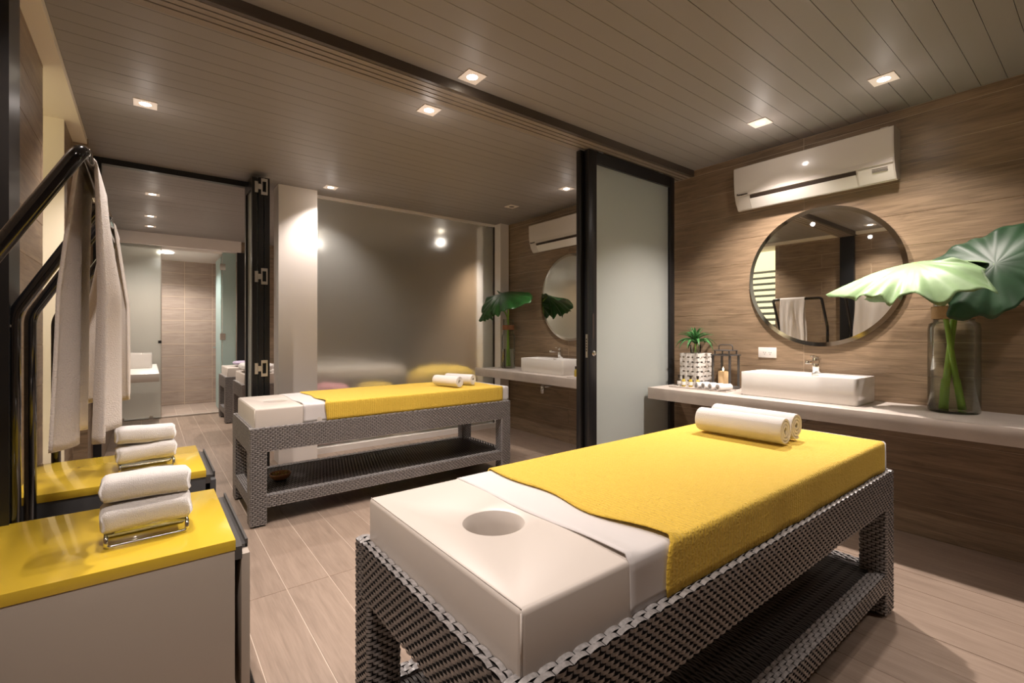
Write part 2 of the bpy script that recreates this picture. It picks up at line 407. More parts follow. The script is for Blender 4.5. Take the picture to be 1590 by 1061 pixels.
o.location = (.05, -.001, 1.09)
bobj('pull_recess', (.038, .055, -.002, .001, 1.2, 1.38), M['dark_slot'], d1)
sliding('sliding_door', 'rear black framed sliding door, only its edge showing behind the front one', 2.495, 3.58, 2.413, 2.455)

# ---------------------------------------------------------------- weave
def weave(name, m, parent, faces):
    """faces: (origin, u, v, U, V, plen, pw) bulged strips laid brick fashion"""
    vs = []; fs = []
    for O, u, v, U, V, pl, pw in faces:
        O = Vector(O); u = Vector(u); v = Vector(v); n = u.cross(v); rows = max(1, round(V/pw)); pw2 = V/rows
        for r in range(rows):
            s = -pl/2 if r % 2 else 0.0
            while s < U-.002:
                a, b = max(s, 0), min(s+pl, U); s += pl
                if b-a < .004: continue
                base = len(vs); g = .0012
                for fr, hh in ((0, -.0026), (.2, .0014), (.5, .0028), (.8, .0014), (1, -.0026)):
                    uu = a+.0012+(b-a-.0024)*fr
                    tlt = .0007
                    vs.append(O+u*uu+v*(r*pw2+g)+n*(hh-tlt)); vs.append(O+u*uu+v*((r+1)*pw2-g)+n*(hh+tlt))
                for k in range(4):
                    i = base+2*k; fs.append((i, i+2, i+3, i+1))
    me = bpy.data.meshes.new(name); me.from_pydata(vs, [], fs); o = link(name, me, m, parent, smooth=True)
    o['kind'] = 'stuff'
    return o
LX, LY, LZ = 2.145, .785, .63
X, Y, Z = Vector((1, 0, 0)), Vector((0, 1, 0)), Vector((0, 0, 1))
def box_faces(x0, x1, y0, y1, z0, z1, which, pl=.030, pw=.0122):
    out = []
    if '-y' in which: out.append(((x0, y0, z0), X, Z, x1-x0, z1-z0, pl, pw))
    if '+y' in which: out.append(((x1, y1, z0), -X, Z, x1-x0, z1-z0, pl, pw))
    if '-x' in which: out.append(((x0, y1, z0), -Y, Z, y1-y0, z1-z0, pl, pw))
    if '+x' in which: out.append(((x1, y0, z0), Y, Z, y1-y0, z1-z0, pl, pw))
    if '+z' in which:
        if x1-x0 > y1-y0: out.append(((x0, y0, z1), X, Y, x1-x0, y1-y0, .045, .0145))
        else: out.append(((x1, y0, z1), Y, -X, y1-y0, x1-x0, .045, .0145))
    return out
def mattress_mesh():
    bm = B(.03, LX-.03, .028, LY-.028, .56, .752, bev=.012, seg=3)
    me = bpy.data.meshes.new('mattress'); bm.to_mesh(me); bm.free()
    o = bpy.data.objects.new('tmp', me); COL.objects.link(o)
    cm = bpy.data.meshes.new('cut'); cb = lathe(bmesh.new(), [(0, .5), (.070, .5), (.068, .66), (.070, .715), (.074, .735), (.082, .748), (.094, .7525), (.094, .8), (0, .8)], 56, (.225, .385)); bmesh.ops.recalc_face_normals(cb, faces=cb.faces); cb.to_mesh(cm); cb.free()
    c = bpy.data.objects.new('cut', cm); COL.objects.link(c)
    md = o.modifiers.new('b', 'BOOLEAN'); md.object = c; md.operation = 'DIFFERENCE'; md.solver = 'EXACT'
    dg = bpy.context.evaluated_depsgraph_get(); dg.update(); r = bpy.data.meshes.new_from_object(o.evaluated_get(dg))
    bpy.data.objects.remove(o); bpy.data.objects.remove(c)
    for p in r.polygons: p.use_smooth = True
    r.set_sharp_from_angle(angle=R(35)); r.materials.clear(); r.materials.append(M['vinyl'])
    return r
def make_table(label):
    t = thing('massage_table', label, 'massage table', group=None)
    zt = .475; lw = .1; ap = .045; c = .003
    def member(name, x0, x1, y0, y1, z0, z1, which):
        p = bobj(name, (x0+c, x1-c, y0+c, y1-c, z0+c, z1-c), M['wicker_core'], t)
        weave('wicker_weave', M['wicker'], p, box_faces(x0, x1, y0, y1, z0, z1, which))
    member('side_apron', 0, LX, 0, ap, zt, LZ, ['-y', '+z', '+y'])
    member('side_apron', 0, LX, LY-ap, LY, zt, LZ, ['+y', '+z', '-y'])
    member('end_apron', 0, ap, ap, LY-ap, zt, LZ, ['-x', '+z', '+x'])
    member('end_apron', LX-ap, LX, ap, LY-ap, zt, LZ, ['+x', '+z'])
    t_ = t
    # ends of side aprons belong to the corners
    for x in (0, LX-lw):
        for y in (0, LY-lw):
            member('leg', x, x+lw, y, y+lw, .012, zt, ['-x', '+x', '-y', '+y'])
    for p in [o for o in t.children if o.name.startswith('side_apron')]:
        y0 = 0 if p.children[0].data.vertices[0].co.y < .3 else LY-ap
        weave('wicker_weave', M['wicker'], p, box_faces(0, LX, y0, y0+ap, zt, LZ, ['-x', '+x']))
    for y in (.004, LY-.059): member('shelf_rail', lw, LX-lw, y, y+.055, .115, .19, ['-y', '+y', '+z'])
    for x in (.004, LX-.059): member('shelf_rail', x, x+.055, lw, LY-lw, .115, .19, ['-x', '+x', '+z'])
    p = bobj('shelf_panel', (.06, LX-.06, .06, LY-.06, .165, .180), M['wicker_core'], t)
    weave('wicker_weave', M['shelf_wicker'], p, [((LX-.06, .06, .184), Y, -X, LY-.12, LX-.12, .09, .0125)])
    for x in (.02, LX-.08):
        for y in (.02, LY-.08): bobj('foot_pad', (x, x+.06, y, y+.06, 0, .013), M['black'], t)
    mt = link('mattress', mattress_mesh(), M['vinyl'], t)
    # stitched seams
    bm = bmesh.new()
    for x, y in ((.0305, .0285),): tube(bm, [(x+.003, y+.003 if y < .3 else y-.003, .63), (x+.003, y+.003 if y < .3 else y-.003, .745)], .0022, 6)
    obj('seam', bm, M['vinyl'], mt, smooth=True); bm = bmesh.new()
    tube(bm, [(.036, .034, .7512), (.036, LY-.034, .7512)], .0012, 5)
    obj('seam', bm, M['vinyl'], mt, smooth=True)
    return t
tb1 = make_table('grey wicker massage table nearest the camera with cream head cushion')
tb1.location = (.495, .625, 0)
tb2 = dup(tb1, (.51, 3.36, 0), 0, 'grey wicker massage table in front of the frosted glass wall', (.965, .95, 1))
tb3 = dup(tb1, (.86, 6.20, 0), 0, 'hallway wicker massage table end, nearer of the two by the folding doors', (.965, .95, 1))
tb4 = dup(tb1, (.83, 7.42, 0), 0, 'hallway wicker massage table farthest away, next to the shower door', (.965, .90, 1))

# cloth lying across a table: runs over the top and down both long sides
def drape(name, m, T, x0, x1, sc=(1, 1), off=.004, zb=.634, wave=.0, label='', cat='', group=None, seed=0, edge=0.0):
    rx = .028; ys = []; y0, y1 = .028-off, LY-.028+off; zt = .752+off
    prof = [(y0-.0005, zb)] + [(y0, zb+(zt-.014-zb)*k/6) for k in range(1, 7)] + [(y0+.014*(1-math.cos(a)), zt-.014+.014*math.sin(a)) for a in (PI/6, PI/3, PI/2)]
    n = 26; prof += [(y0+.014+(y1-y0-.028)*k/n, zt) for k in range(1, n)]
    prof += [(y1-y_+y0, z_) for y_, z_ in prof[:10][::-1]]
    rnd = random.Random(seed); ph = [rnd.uniform(0, 6.28) for _ in range(6)]
    NU = 90
    def f(a, b):
        i = min(int(round(b*(len(prof)-1))), len(prof)-1); y, z = prof[i]; s = b
        e0 = edge*(.018*math.sin(6*s*PI+ph[0])*math.sin(s*PI)+.008*math.sin(13*s+ph[1]))
        xx0 = x0+e0; x = xx0+(x1-xx0)*a
        side = max(0, 1-abs(z-zb)/.06)*1
        yy = y+wave*math.sin(x*23+ph[2])*(.5+.5*math.sin(x*7+ph[3]))*(-1 if b < .5 else 1)*max(0, (zt-z)/(zt-zb))
        zz = z+wave*.35*math.sin(x*9+y*7+ph[4])*math.sin(y*11+x*3+ph[5])*(1 if z > zt-.001 else 0)
        if a < .03 and edge: zz += .010*(1-a/.03)*max(0, math.sin(s*PI*2.3+.3))*(1 if z > zt-.001 else 0)
        return (x, yy, zz)
    bm = grid(f, NU, len(prof)-1); solid(bm, .0035)
    o = obj(name, bm, m, None, T.location, smooth=True); o.scale = T.scale
    return tag(o, label, cat, group)
s1 = drape('sheet', M['sheet'], tb1, .335, 2.135, off=.003, wave=.004, edge=.25, seed=3, label='white sheet under the yellow cover of the near massage table', cat='sheet')
b1 = drape('blanket', M['quilt'], tb1, .465, 2.088, off=.0105, wave=.003, edge=1, seed=5, label='yellow quilted blanket spread on the near massage table', cat='blanket')
s2 = drape('sheet', M['sheet'], tb2, .335, 2.14, off=.003, wave=.004, edge=.25, seed=8, label='white sheet under the yellow cover of the table by the glass wall', cat='sheet')
b2 = drape('blanket', M['quilt'], tb2, .49, 2.07, off=.0105, wave=.003, edge=.7, seed=9, label='yellow quilted blanket spread on the table by the glass wall', cat='blanket')
# rounded foot ends of the sheets
for s, T, lb in ((s1, tb1, 'near'), (s2, tb2, 'far')):
    def f(a, b):
        y = .026+(LY-.052)*b; r = .014
        if a < .3: t = a/.3*PI/2; return (LX-.024-r+r*math.sin(t), y, .741+r*math.cos(t))
        return (LX-.024+.002*math.sin(y*30), y, .741-(a-.3)/.7*.108)
    bm = solid(grid(f, 14, 30), .003); obj('sheet_end', bm, M['sheet'], s, smooth=True)

# bundles on the hallway tables
def bundle(loc, sx, sy, sz, m, label, name='towel', cat='towel'):
    bm = bmesh.new(); bmesh.ops.create_cube(bm, size=1); bmesh.ops.subdivide_edges(bm, edges=bm.edges[:], cuts=6, use_grid_fill=True)
    for v in bm.verts:
        c = v.co*2; q = Vector((abs(c.x)**4, abs(c.y)**4, abs(c.z)**4)); l = (q.x+q.y+q.z)**.25
        c = c/l if l else c; c += Vector((math.sin(c.y*9+c.z*4), math.sin(c.z*8+c.x*5), math.sin(c.x*7+c.y*6)))*.035
        v.co = Vector((c.x*sx/2, c.y*sy/2, c.z*sz/2+sz/2))
    return tag(obj(name, bm, m, None, loc, smooth=True), label, cat)
bundle((1.06, 6.55, .775), .34, .60, .09, M['towel'], 'crumpled white towel on the nearer hallway table')
bundle((1.12, 7.75, .775), .30, .40, .05, M['lilac'], 'folded lilac cloth on the farthest hallway table', 'cloth', 'cloth')
bundle((3.04, 5.43, 0), .85, .72, .80, M['quilt'], 'added yellow stand-in for a blanketed bed, blurred behind the frosted glass wall', 'bed_stand_in', 'bed_stand_in')  # added in place of a blanketed bed, for the yellow glow
bundle((1.62, 5.45, 0), .45, .5, .66, M['pink'], 'added pink block, a blurred glow behind the frosted glass wall', 'glow_block', 'glow_block')  # block added to give the pink glow through the glass
bundle((2.15, 5.45, 0), .45, .5, .64, M['quilt'], 'added small yellow block, a low blurred glow behind the frosted glass, between pink and bright yellow', 'glow_block', 'glow_block')  # block added for the dimmer yellow patch low in the glass

# ---------------------------------------------------------------- towels
def roll_mesh(Rr, L, turns=3.2, t=.011, n=30):
    bm = bmesh.new(); N = int(turns*n); gap = (Rr-.016)/turns
    def ring(xx, bulge):
        outer = []; inner = []
        for k in range(N+1):
            th = k/n*2*PI; r = Rr-gap*k/n
            r2 = max(.002, r-gap*.78); rb = r*(bulge if k < n*1.02 else 1)
            outer.append(bm.verts.new((xx, rb*math.cos(th), rb*math.sin(th)))); inner.append(bm.verts.new((xx, r2*math.cos(th), r2*math.sin(th))))
        return outer, inner
    rs = []; secs = [(0, .955), (.012, .99), (.03, 1.0), (.25, 1.01), (.5, 1.0), (.75, 1.012), (.97, 1.0), (.988, .99), (1, .955)]
    for f, b in secs: rs.append(ring((f-.5)*L, b))
    for (o0, i0), (o1, i1) in zip(rs, rs[1:]):
        for k in range(N):
            bm.faces.new((o0[k], o0[k+1], o1[k+1], o1[k])); bm.faces.new((i0[k+1], i0[k], i1[k], i1[k+1]))
        bm.faces.new((o0[0], o1[0], i1[0], i0[0])); bm.faces.new((o0[N], i0[N], i1[N], o1[N]))
    for (o0, i0), fl_ in ((rs[0], 1), (rs[-1], 0)):
        for k in range(N): bm.faces.new((o0[k], i0[k], i0[k+1], o0[k+1]))
    bmesh.ops.recalc_face_normals(bm, faces=bm.faces)
    me = bpy.data.meshes.new('rolled_towel'); bm.to_mesh(me); bm.free()
    for p in me.polygons: p.use_smooth = True
    me.set_sharp_from_angle(angle=R(55)); me.materials.append(M['towel']); return me
big = roll_mesh(.062, .385)
def roll(me, p, rz, roll_, label, group=None):
    o = link('rolled_towel', me, None, None, p, (roll_, 0, rz)); return tag(o, label, 'towel', group)
g = 'rolled towels on the massage tables'
roll(big, (2.14, 1.065, .768+.062), R(91), R(200), 'front rolled white towel on the near yellow blanket', g)
roll(big, (2.288, 1.075, .768+.062), R(88), R(250), 'rear rolled white towel on the near yellow blanket, toward the counter', g)
med = roll_mesh(.050, .30)
roll(med, (2.095, 3.64, .768+.050), R(104), R(200), 'left rolled white towel on the yellow blanket by the glass wall', g)
roll(med, (2.265, 3.71, .768+.050), R(112), R(250), 'right rolled white towel on the yellow blanket by the glass wall', g)

# folded towel: a soft flattened roll
def fold_mesh(L, D, Hh, seed):
    rnd = random.Random(seed); ph = [rnd.uniform(0, 6.28) for _ in range(4)]; n = 28
    bm = bmesh.new(); rings = []
    prof = []
    for k in range(n):
        a = 2*PI*k/n; c, s = math.cos(a), math.sin(a); e = .62
        prof.append((math.copysign(abs(c)**e, c)*D/2, math.copysign(abs(s)**e, s)*Hh/2))
    secs = [(0, .86), (.02, .96), (.06, 1)]+[(x/16, 1) for x in range(2, 15)]+[(.94, 1), (.98, .97), (1, .88)]
    for f, sc in secs:
        x = (f-.5)*L; ring = []
        for y, z in prof:
            w_ = 1+.02*math.sin(x*30+ph[0])+.015*math.sin(x*55+y*40+ph[1])
            ring.append(bm.verts.new((x+.003*math.sin(z*90+ph[2]), y*sc*w_, z*sc*w_+.003*math.sin(x*17+ph[3]))))
        rings.append(ring)
    for a, b in zip(rings, rings[1:]):
        for k in range(n): bm.faces.new((a[k], a[(k+1) % n], b[(k+1) % n], b[k]))
    for r, fl_ in ((rings[0], True), (rings[-1], False)):
        # fold layers on the ends: inset twice
        f = bm.faces.new(r[::-1] if fl_ else r)
        for q in (.007, .006):
            bmesh.ops.inset_region(bm, faces=[f], thickness=q, depth=-.006 if q == .007 else .005)
    bmesh.ops.recalc_face_normals(bm, faces=bm.faces)
    me = bpy.data.meshes.new('folded_towel'); bm.to_mesh(me); bm.free()
    for p in me.polygons: p.use_smooth = True
    me.materials.append(M['towel']); return me
fm = [fold_mesh(.215, .13, .083, k) for k in range(4)]
def stack(x, y, rz, lab, k0):
    c, s = math.cos(rz), math.sin(rz)
    st = thing('towel_stand', 'clear acrylic towel stand on the '+lab+' yellow cabinet', 'stand', (x, y, .6), rz)
    # side hoops and cross rods
    for yy in (-.05, .05):
        bm = bmesh.new(); tube(bm, bend([(-.100, yy, .036), (-.100, yy, .005), (.100, yy, .005), (.100, yy, .036)], .01, 4), .0058, 8)
        obj('hoop', bm, M['chrome'], st, smooth=True)
    bobj('shelf_plate', (-.105, .105, -.055, .055, .036, .041), M['glass'], st, bev=.001)
    for xx in (-.1, .1):
        bm = bmesh.new(); tube(bm, [(xx, -.05, .036), (xx, .05, .036)], .004, 8); obj('rod', bm, M['chrome'], st, smooth=True)
    for k in range(2):
        o = link('folded_towel', fm[k0+k], None, None, (x+(-.003 if k else 0), y+(.012 if k else 0), .6415+.0415+k*.080), (R(-6)*k, R(2)*(1 if k else -1)*.5, rz))
        tag(o, ('upper' if k else 'lower')+' folded white towel on the stand, '+lab+' yellow cabinet', 'towel', 'folded towels on the yellow cabinets')
stack(.0, 1.905, R(2), 'near', 0)
stack(-.003, 2.845, R(4), 'far', 2)

# ---------------------------------------------------------------- yellow cabinets with clothes rails
def cabinet(y0, lab, m='cabinet'):
    y1 = y0+.60
    t = thing('cabinet', lab, 'cabinet', (XL, y0, 0)); w_ = .216-XL
    bobj('carcass', (0, w_, .0, .60, .06, .566), M[m], t, bev=.001)
    bobj('worktop', (0, w_+.002, -.003, .603, .567, .60), M['yellow_top'], t, bev=.0015)
    dr = bobj('drawer_front', (w_+.018, w_+.042, .002, .598, .07, .548), M[m], t, bev=.001)
    bm = B(w_, w_+.02, .0, .55, .535, .575); box(bm, w_+.014, w_+.040, .05, .60, .549, .560); box(bm, w_+.036, w_+.043, .05, .60, .549, .575)
    obj('finger_rail', bm, M['slate'], dr)
    for y in (.04, .54): bobj('plinth_foot', (.04, w_-.03, y-.015, y+.015, 0, .06), M['black'], t)
    bm = bmesh.new(); tube(bm, bend([(w_+.0, .06, .045), (w_+.075, .06, .045), (w_+.075, .06, .012), (w_+.075, .54, .012), (w_+.075, .54, .045), (w_, .54, .045)], .015, 4), .009, 8)
    obj('base_bar', bm, M['gloss_black'], t, smooth=True)
    return t
cabinet(1.695, 'yellow topped taupe cabinet in the left foreground')
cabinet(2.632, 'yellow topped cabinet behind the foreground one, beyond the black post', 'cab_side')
def rack(y0, y1, lab):
    t = thing('towel_rail', lab, 'clothes rail', (-.362, y0, 0)); L = y1-y0
    P = [(0, 0, .10), (0, 0, 1.31), (.225, 0, 1.728), (.225, L, 1.728), (0, L, 1.31), (0, L, .10)]
    pts = bend(P, .035, 8)
    bm = bmesh.new(); tube(bm, pts, .0185, 20); obj('rail_tube', bm, M['gloss_black'], t, smooth=True)
    for yy, sgn in ((0, 1), (L, -1)):
        for z in (.50,):
            o = obj('bolt', lathe(bmesh.new(), [(0, .006), (.006, .005), (.009, 0), (0, 0)], 12), M['steel'], t, (0, yy-.018*1 if sgn > 0 else yy+.024, z), (R(90), 0, 0))
            o.location.y = yy-.0185
rack(1.668, 2.320, 'glossy black bent tube towel rail on the foreground cabinet')
rack(2.606, 3.262, 'glossy black bent tube towel rail on the cabinet beyond the post')

# bath sheets over the rails
def hang(name, y0, y1, zf, zb_, seed, label, m, bx=-.137, spread=1.0):
    rnd = random.Random(seed); ph = [rnd.uniform(0, 6.28) for _ in range(8)]
    r = .024
    path = []
    n1 = 34
    for k in range(n1): path.append(('f', k/n1))
    for k in range(9): path.append(('t', k/8))
    for k in range(1, n1+1): path.append(('b', k/n1))
    m_ = len(path)-1
    def f(a, b):
        kind, q = path[int(round(b*m_))]
        y = y0+(y1-y0)*a; yc = (y0+y1)/2
        fold = math.sin(a*PI*3.1+ph[0])+.45*math.sin(a*PI*7.3+ph[1])
        if kind == 't':
            t = PI*q; return (bx+r*math.cos(t), y, 1.728+r*math.sin(t))
        if kind == 'f': d = 1-q; z = 1.728-(1.728-zf)*d; sx = 1
        else: d = q; z = 1.728-(1.728-zb_)*d; sx = -1
        g_ = min(1, d*2.2)
        amp = .017*g_+.014*d
        if sx > 0: x = bx+r+.026*g_*spread-.012*d+amp*.8*fold
        else: x = bx-r-.022*g_-.022*d+amp*.8*(math.sin(a*PI*2.7+ph[2])+.5*math.sin(a*PI*6.1+ph[3]))
        yy = yc+(y-yc)*(1+.05*d)+.006*math.sin(z*9+ph[4])
        zz = z+.012*math.sin(a*PI*2.4+ph[5])*d
        return (x, yy, zz)
    bm = grid(f, 40, m_); solid(bm, .009)
    o = obj(name, bm, m, None, smooth=True)
    return tag(o, label, 'towel', 'long towels over the black rails')
hang('bath_towel', 1.80, 2.20, .935, .925, 11, 'long ivory towel over the front black rail, left foreground', M['robe'])
hang('bath_towel', 2.82, 3.15, .93, .93, 4, 'long ivory towel over the second black rail, partly hidden', M['robe'])

# ---------------------------------------------------------------- counters, basins, mirrors, air conditioners
def counter(y0, y1, label, x0=3.2, z=.8, th=.09, x1=W-.001, m='counter'):
    o = bobj('vanity_counter', (x0, x1, y0, y1, z-th, z), M[m], bev=.002); return tag(o, label, 'counter')
counter(.0-.6, 2.345, 'grey concrete wall counter in the near room under the large round mirror')
counter(2.475, 4.88, 'grey concrete wall counter in the room beyond the sliding doors')
def basin(name, x0, x1, y0, y1, z0, z1, label):
    t = thing(name, label, 'basin', ((x0+x1)/2, (y0+y1)/2, z0)); a, b = (x1-x0)/2, (y1-y0)/2; h = z1-z0; wt = .014
    bm = bmesh.new()
    def loop(ax, bx, x_off, zz, r, n=6):
        out = []
        for cx_, cy_, a0 in ((1, 1, 0), (-1, 1, PI/2), (-1, -1, PI), (1, -1, 3*PI/2)):
            for k in range(n+1):
                t_ = a0+PI/2*k/n; out.append(bm.verts.new((cx_*(ax-r)+r*math.cos(t_)+x_off, cy_*(bx-r)+r*math.sin(t_), zz)))
        return out
    ls = [loop(a-.006, b-.006, 0, 0, .02), loop(a, b, 0, .012, .022), loop(a, b, 0, h-.003, .022), loop(a-.002, b-.002, 0, h, .02),
          loop(a-.056, b-wt, -.042, h, .02), loop(a-.058, b-wt-.002, -.042, h-.004, .02), loop(a-.066, b-.03, -.042, .045, .03), loop(a-.14, b-.16, -.042, .032, .03)]
    for p, q in zip(ls, ls[1:]):
        for k in range(len(p)): bm.faces.new((p[k], p[(k+1) % len(p)], q[(k+1) % len(q)], q[k]))
    bm.faces.new(ls[0][::-1]); bm.faces.new(ls[-1])
    obj('bowl', bm, M['ceramic'], t, auto=40)
    obj('drain', lathe(bmesh.new(), [(0, .042), (.02, .042), (.026, .038), (.026, .03)], 20), M['chrome'], t, (-.03, 0, 0), smooth=True)
    # faucet on the back ledge
    fc = thing('faucet', None, None); 
    for k in ('label', 'category'):
        if k in fc: del fc[k]
    return t, a, b, h
def faucet(t, a, h, y=0.0):
    f = bobj('faucet', (a-.062, a-.022, y-.02, y+.02, h, h+.105), M['chrome'], t, bev=.002)
    bobj('spout', (a-.19, a-.05, y-.02, y+.02, h+.068, h+.088), M['chrome'], f, bev=.002)
    bobj('lever', (a-.11, a-.025, y-.016, y+.016, h+.112, h+.120), M['chrome'], f, bev=.001)
    bobj('lever_post', (a-.052, a-.032, y-.01, y+.01, h+.104, h+.113), M['chrome'], f)
def basin2(name, x0, x1, y0, y1, z0, z1, label, fy=0):
    n0 = set(bpy.data.objects)
    t, a, b, h = basin(name, x0, x1, y0, y1, z0, z1, label)
    for o in list(bpy.data.objects):
        if o not in n0 and o.type == 'EMPTY' and o.name.startswith('faucet'): bpy.data.objects.remove(o)
    faucet(t, a, h, fy); return t
basin2('wash_basin', 3.345, 3.69, .965, 1.665, .8, .965, 'large white rectangular basin on the near counter below the mirror', -.03)
basin2('wash_basin', 3.335, 3.69, 3.47, 4.16, .8, .955, 'white rectangular basin on the counter beyond the sliding doors', .02)
def round_mirror(y, z, r, label):
    t = thing('round_mirror', label, 'mirror', (W, y, z))
    def disc(prof, nm, m): 
        o = obj(nm, lathe(bmesh.new(), prof, 96), m, t, (0, 0, 0), (0, R(-90), 0), auto=3); return o
    disc([(r-.03, .0), (r-.03, .016), (0, .016)], 'backing', M['black'])
    disc([(0, .0222), (r-.028, .0222), (r-.028, .018), (0, .018)], 'silvered_glass', M['mirror'])
    disc([(r-.028, .0222), (r, .0195), (r, .016), (r-.028, .016)], 'bevelled_rim', M['mirror_edge'])
round_mirror(1.29, 1.633, .487, 'large round mirror with a silver rim above the near white basin')
round_mirror(3.745, 1.63, .485, 'round mirror in the room beyond the sliding doors')

def text_mesh(s, size):
    cu = bpy.data.curves.new('t', 'FONT'); cu.body = s; cu.size = size; cu.extrude = .0004; cu.offset = .0007; cu.resolution_u = 2
    o = bpy.data.objects.new('t', cu); COL.objects.link(o); dg = bpy.context.evaluated_depsgraph_get(); dg.update()
    me = bpy.data.meshes.new_from_object(o.evaluated_get(dg)); bpy.data.objects.remove(o); return me
def aircon(y0, y1, label):
    t = thing('air_conditioner', label, 'air conditioner', (W, (y0+y1)/2, 2.19)); b = (y1-y0)/2
    # section: x is out of the wall (negative), z up
    sec = [(0, .02), (-.055, 0), (-.075, .004), (-.108, .055), (-.128, .12), (-.138, .20), (-.140, .31), (-.135, .318), (0, .322)]
    def prism(sec, ya, yb, nm, m, par=t, auto=30):
        bm = bmesh.new(); A = [bm.verts.new((x, ya, z)) for x, z in sec]; Bv = [bm.verts.new((x, yb, z)) for x, z in sec]
        for k in range(len(sec)): bm.faces.new((A[k], A[(k+1) % len(sec)], Bv[(k+1) % len(sec)], Bv[k]))
        bm.faces.new(A[::-1]); bm.faces.new(Bv); return obj(nm, bm, m, par, auto=auto)
    prism(sec, -b, b, 'body', M['plastic'])
    # front panel a hair proud, stops above the slot
    fp = [(-.1215, .0945), (-.1300, .122), (-.1405, .20), (-.1425, .312), (-.137, .312), (-.13, .1), (-.118, .0945)]
    prism(fp, -b+.006, b-.004, 'front_panel', M['plastic'])
    prism([(-.1135, .062), (-.1205, .078), (-.1262, .094), (-.120, .094), (-.108, .062)], -b+.20, b-.115, 'air_slot', M['dark_slot'])
    prism([(-.0765, .002), (-.112, .056), (-.1175, .070), (-.1145, .070), (-.075, .004)], -b+.20, b-.11, 'louvre_flap', M['plastic2'])
    prism([(-.078, .006), (-.111, .056), (-.1235, .090), (-.118, .09), (-.075, .01)], -b+.008, -b+.19, 'display_cover', M['plastic2'])
    prism([(-.078, .006), (-.111, .056), (-.1235, .090), (-.118, .09), (-.075, .01)], b-.108, b-.006, 'end_cap', M['plastic'])
    for k in range(3):
        bobj('display_mark', (-.118-.002*k, -.112-.002*k, -b+.035, -b+.115, .060+.009*k, .0625+.009*k), M['ink'], t)
    bobj('mounting_tab', (-.125, -.10, -b+.03, -b+.07, .318, .326), M['plastic'], t)
    me = text_mesh('Panasonic', .021)
    o = link('lettering', me, M['cap'], t, (-.1312, b-.02, .104)); o.rotation_euler = (R(107), 0, R(-90))
    return t
aircon(.85, 1.84, 'white wall air conditioner above the large round mirror')
aircon(3.35, 4.325, 'white wall air conditioner in the room beyond the sliding doors')

# socket
sk = thing('wall_socket', 'white double wall socket between lantern and basin', 'socket', (W, 1.65, 1.09))
bobj('cover_plate', (-.007, 0, -.066, .066, -.039, .039), M['plastic2'], sk, bev=.002)
for yy in (-.028, .012):
    for dy, dz in ((0, 0), (.014, 0), (.007, -.013)):
        bobj('socket_slot', (-.0078, -.006, yy+dy-.002, yy+dy+.002, dz-.004, dz+.004), M['ink'], sk)
# cold tap handle plate right behind the faucet
# pipes under the counters
def trap(y, label):
    t = thing('drain_trap', label, 'pipe', (3.47, y, .71))
    bm = bmesh.new(); tube(bm, [(0, 0, 0), (0, 0, -.05)], .012, 14); obj('tail_pipe', bm, M['chrome'], t, smooth=True)
    obj('bottle', lathe(bmesh.new(), [(0, -.15), (.018, -.148), (.024, -.138), (.024, -.07), (.018, -.055), (.012, -.05)], 20), M['chrome'], t, smooth=True)
    bm = bmesh.new(); tube(bm, [(.02, 0, -.075), (.262, 0, -.075)], .011, 12); obj('wall_pipe', bm, M['chrome'], t, smooth=True)
    return t
trap(1.33, 'chrome drain pipe below the near white basin')
trap(3.93, 'chrome bottle trap below the basin beyond the sliding doors')
for y, lb in ((1.45, 'chrome shutoff valve under the near counter, left of the drain'), (1.20, 'chrome shutoff valve under the near counter, right of the drain'), (3.70, 'chrome shutoff valve under the far counter, beside the bottle trap'), (3.58, 'chrome shutoff valve under the far counter, next to the door edge')):
    t = thing('shutoff_valve', lb, 'valve', (W-.001, y, .66))
    bm = bmesh.new(); tube(bm, bend([(0, 0, 0), (-.07, 0, 0), (-.075, .0, .05)], .02, 4), .008, 10); obj('valve_body', bm, M['chrome'], t, smooth=True)
    obj('knob', lathe(bmesh.new(), [(0, 0), (.016, 0), (.018, .01), (.012, .016), (0, .016)], 14), M['chrome'], t, (-.095, 0, 0), (0, R(90), 0), smooth=True)

# hall vanity
tag(bobj('vanity_counter', (-.34, .10, 6.30, 8.2, .715, .8), M['white_counter'], bev=.002), 'small white counter at the end of the hallway beside the frosted screen', 'counter')
t, a, b, h = basin('wash_basin', -.30, .045, 7.3, 7.8, .8, .975, 'small white basin on the white hallway counter')
for o in [o for o in bpy.data.objects if o.type == 'EMPTY' and o.name.startswith('faucet')]: bpy.data.objects.remove(o)

# ---------------------------------------------------------------- vases and leaves
def vase(x, y, r, hb, hn, label, band, water, tw='twine', glass='tint_glass'):
    t = thing('glass_vase', label, 'vase', (x, y, .8)); rn = r*.78
    g_ = .0025
    out = [(0, 0), (r*.90, 0), (r*.97, .006), (r, .02), (r*.99, hb-.04), (r*.95, hb-.012), (rn, hb), (rn, hn-.01), (rn+.004, hn)]
    inn = [(rn-.002, hn-.002), (rn-g_, hn-.01), (rn-g_, hb+.002), (r*.95-g_, hb-.014), (r-g_-.001, hb-.04), (r-g_-.001, .024), (r*.88, .012), (0, .012)]
    obj('vase_glass', lathe(bmesh.new(), out+inn, 48), M[glass], t, auto=50)
    obj('water', lathe(bmesh.new(), [(0, .013), (r*.86, .013), (r-g_-.002, .025), (r-g_-.002, water), (0, water)], 48), M['water'], t, auto=50)
    obj('neck_band', lathe(bmesh.new(), [(rn+.001, band[0]), (rn+.007, band[0]+.002)]+[(rn+.0068+.0014*(k % 2), band[0]+(band[1]-band[0])*(k+.5)/12) for k in range(12)]+[(rn+.007, band[1]-.002), (rn+.001, band[1])], 48), M[tw], t, smooth=True)
    return t
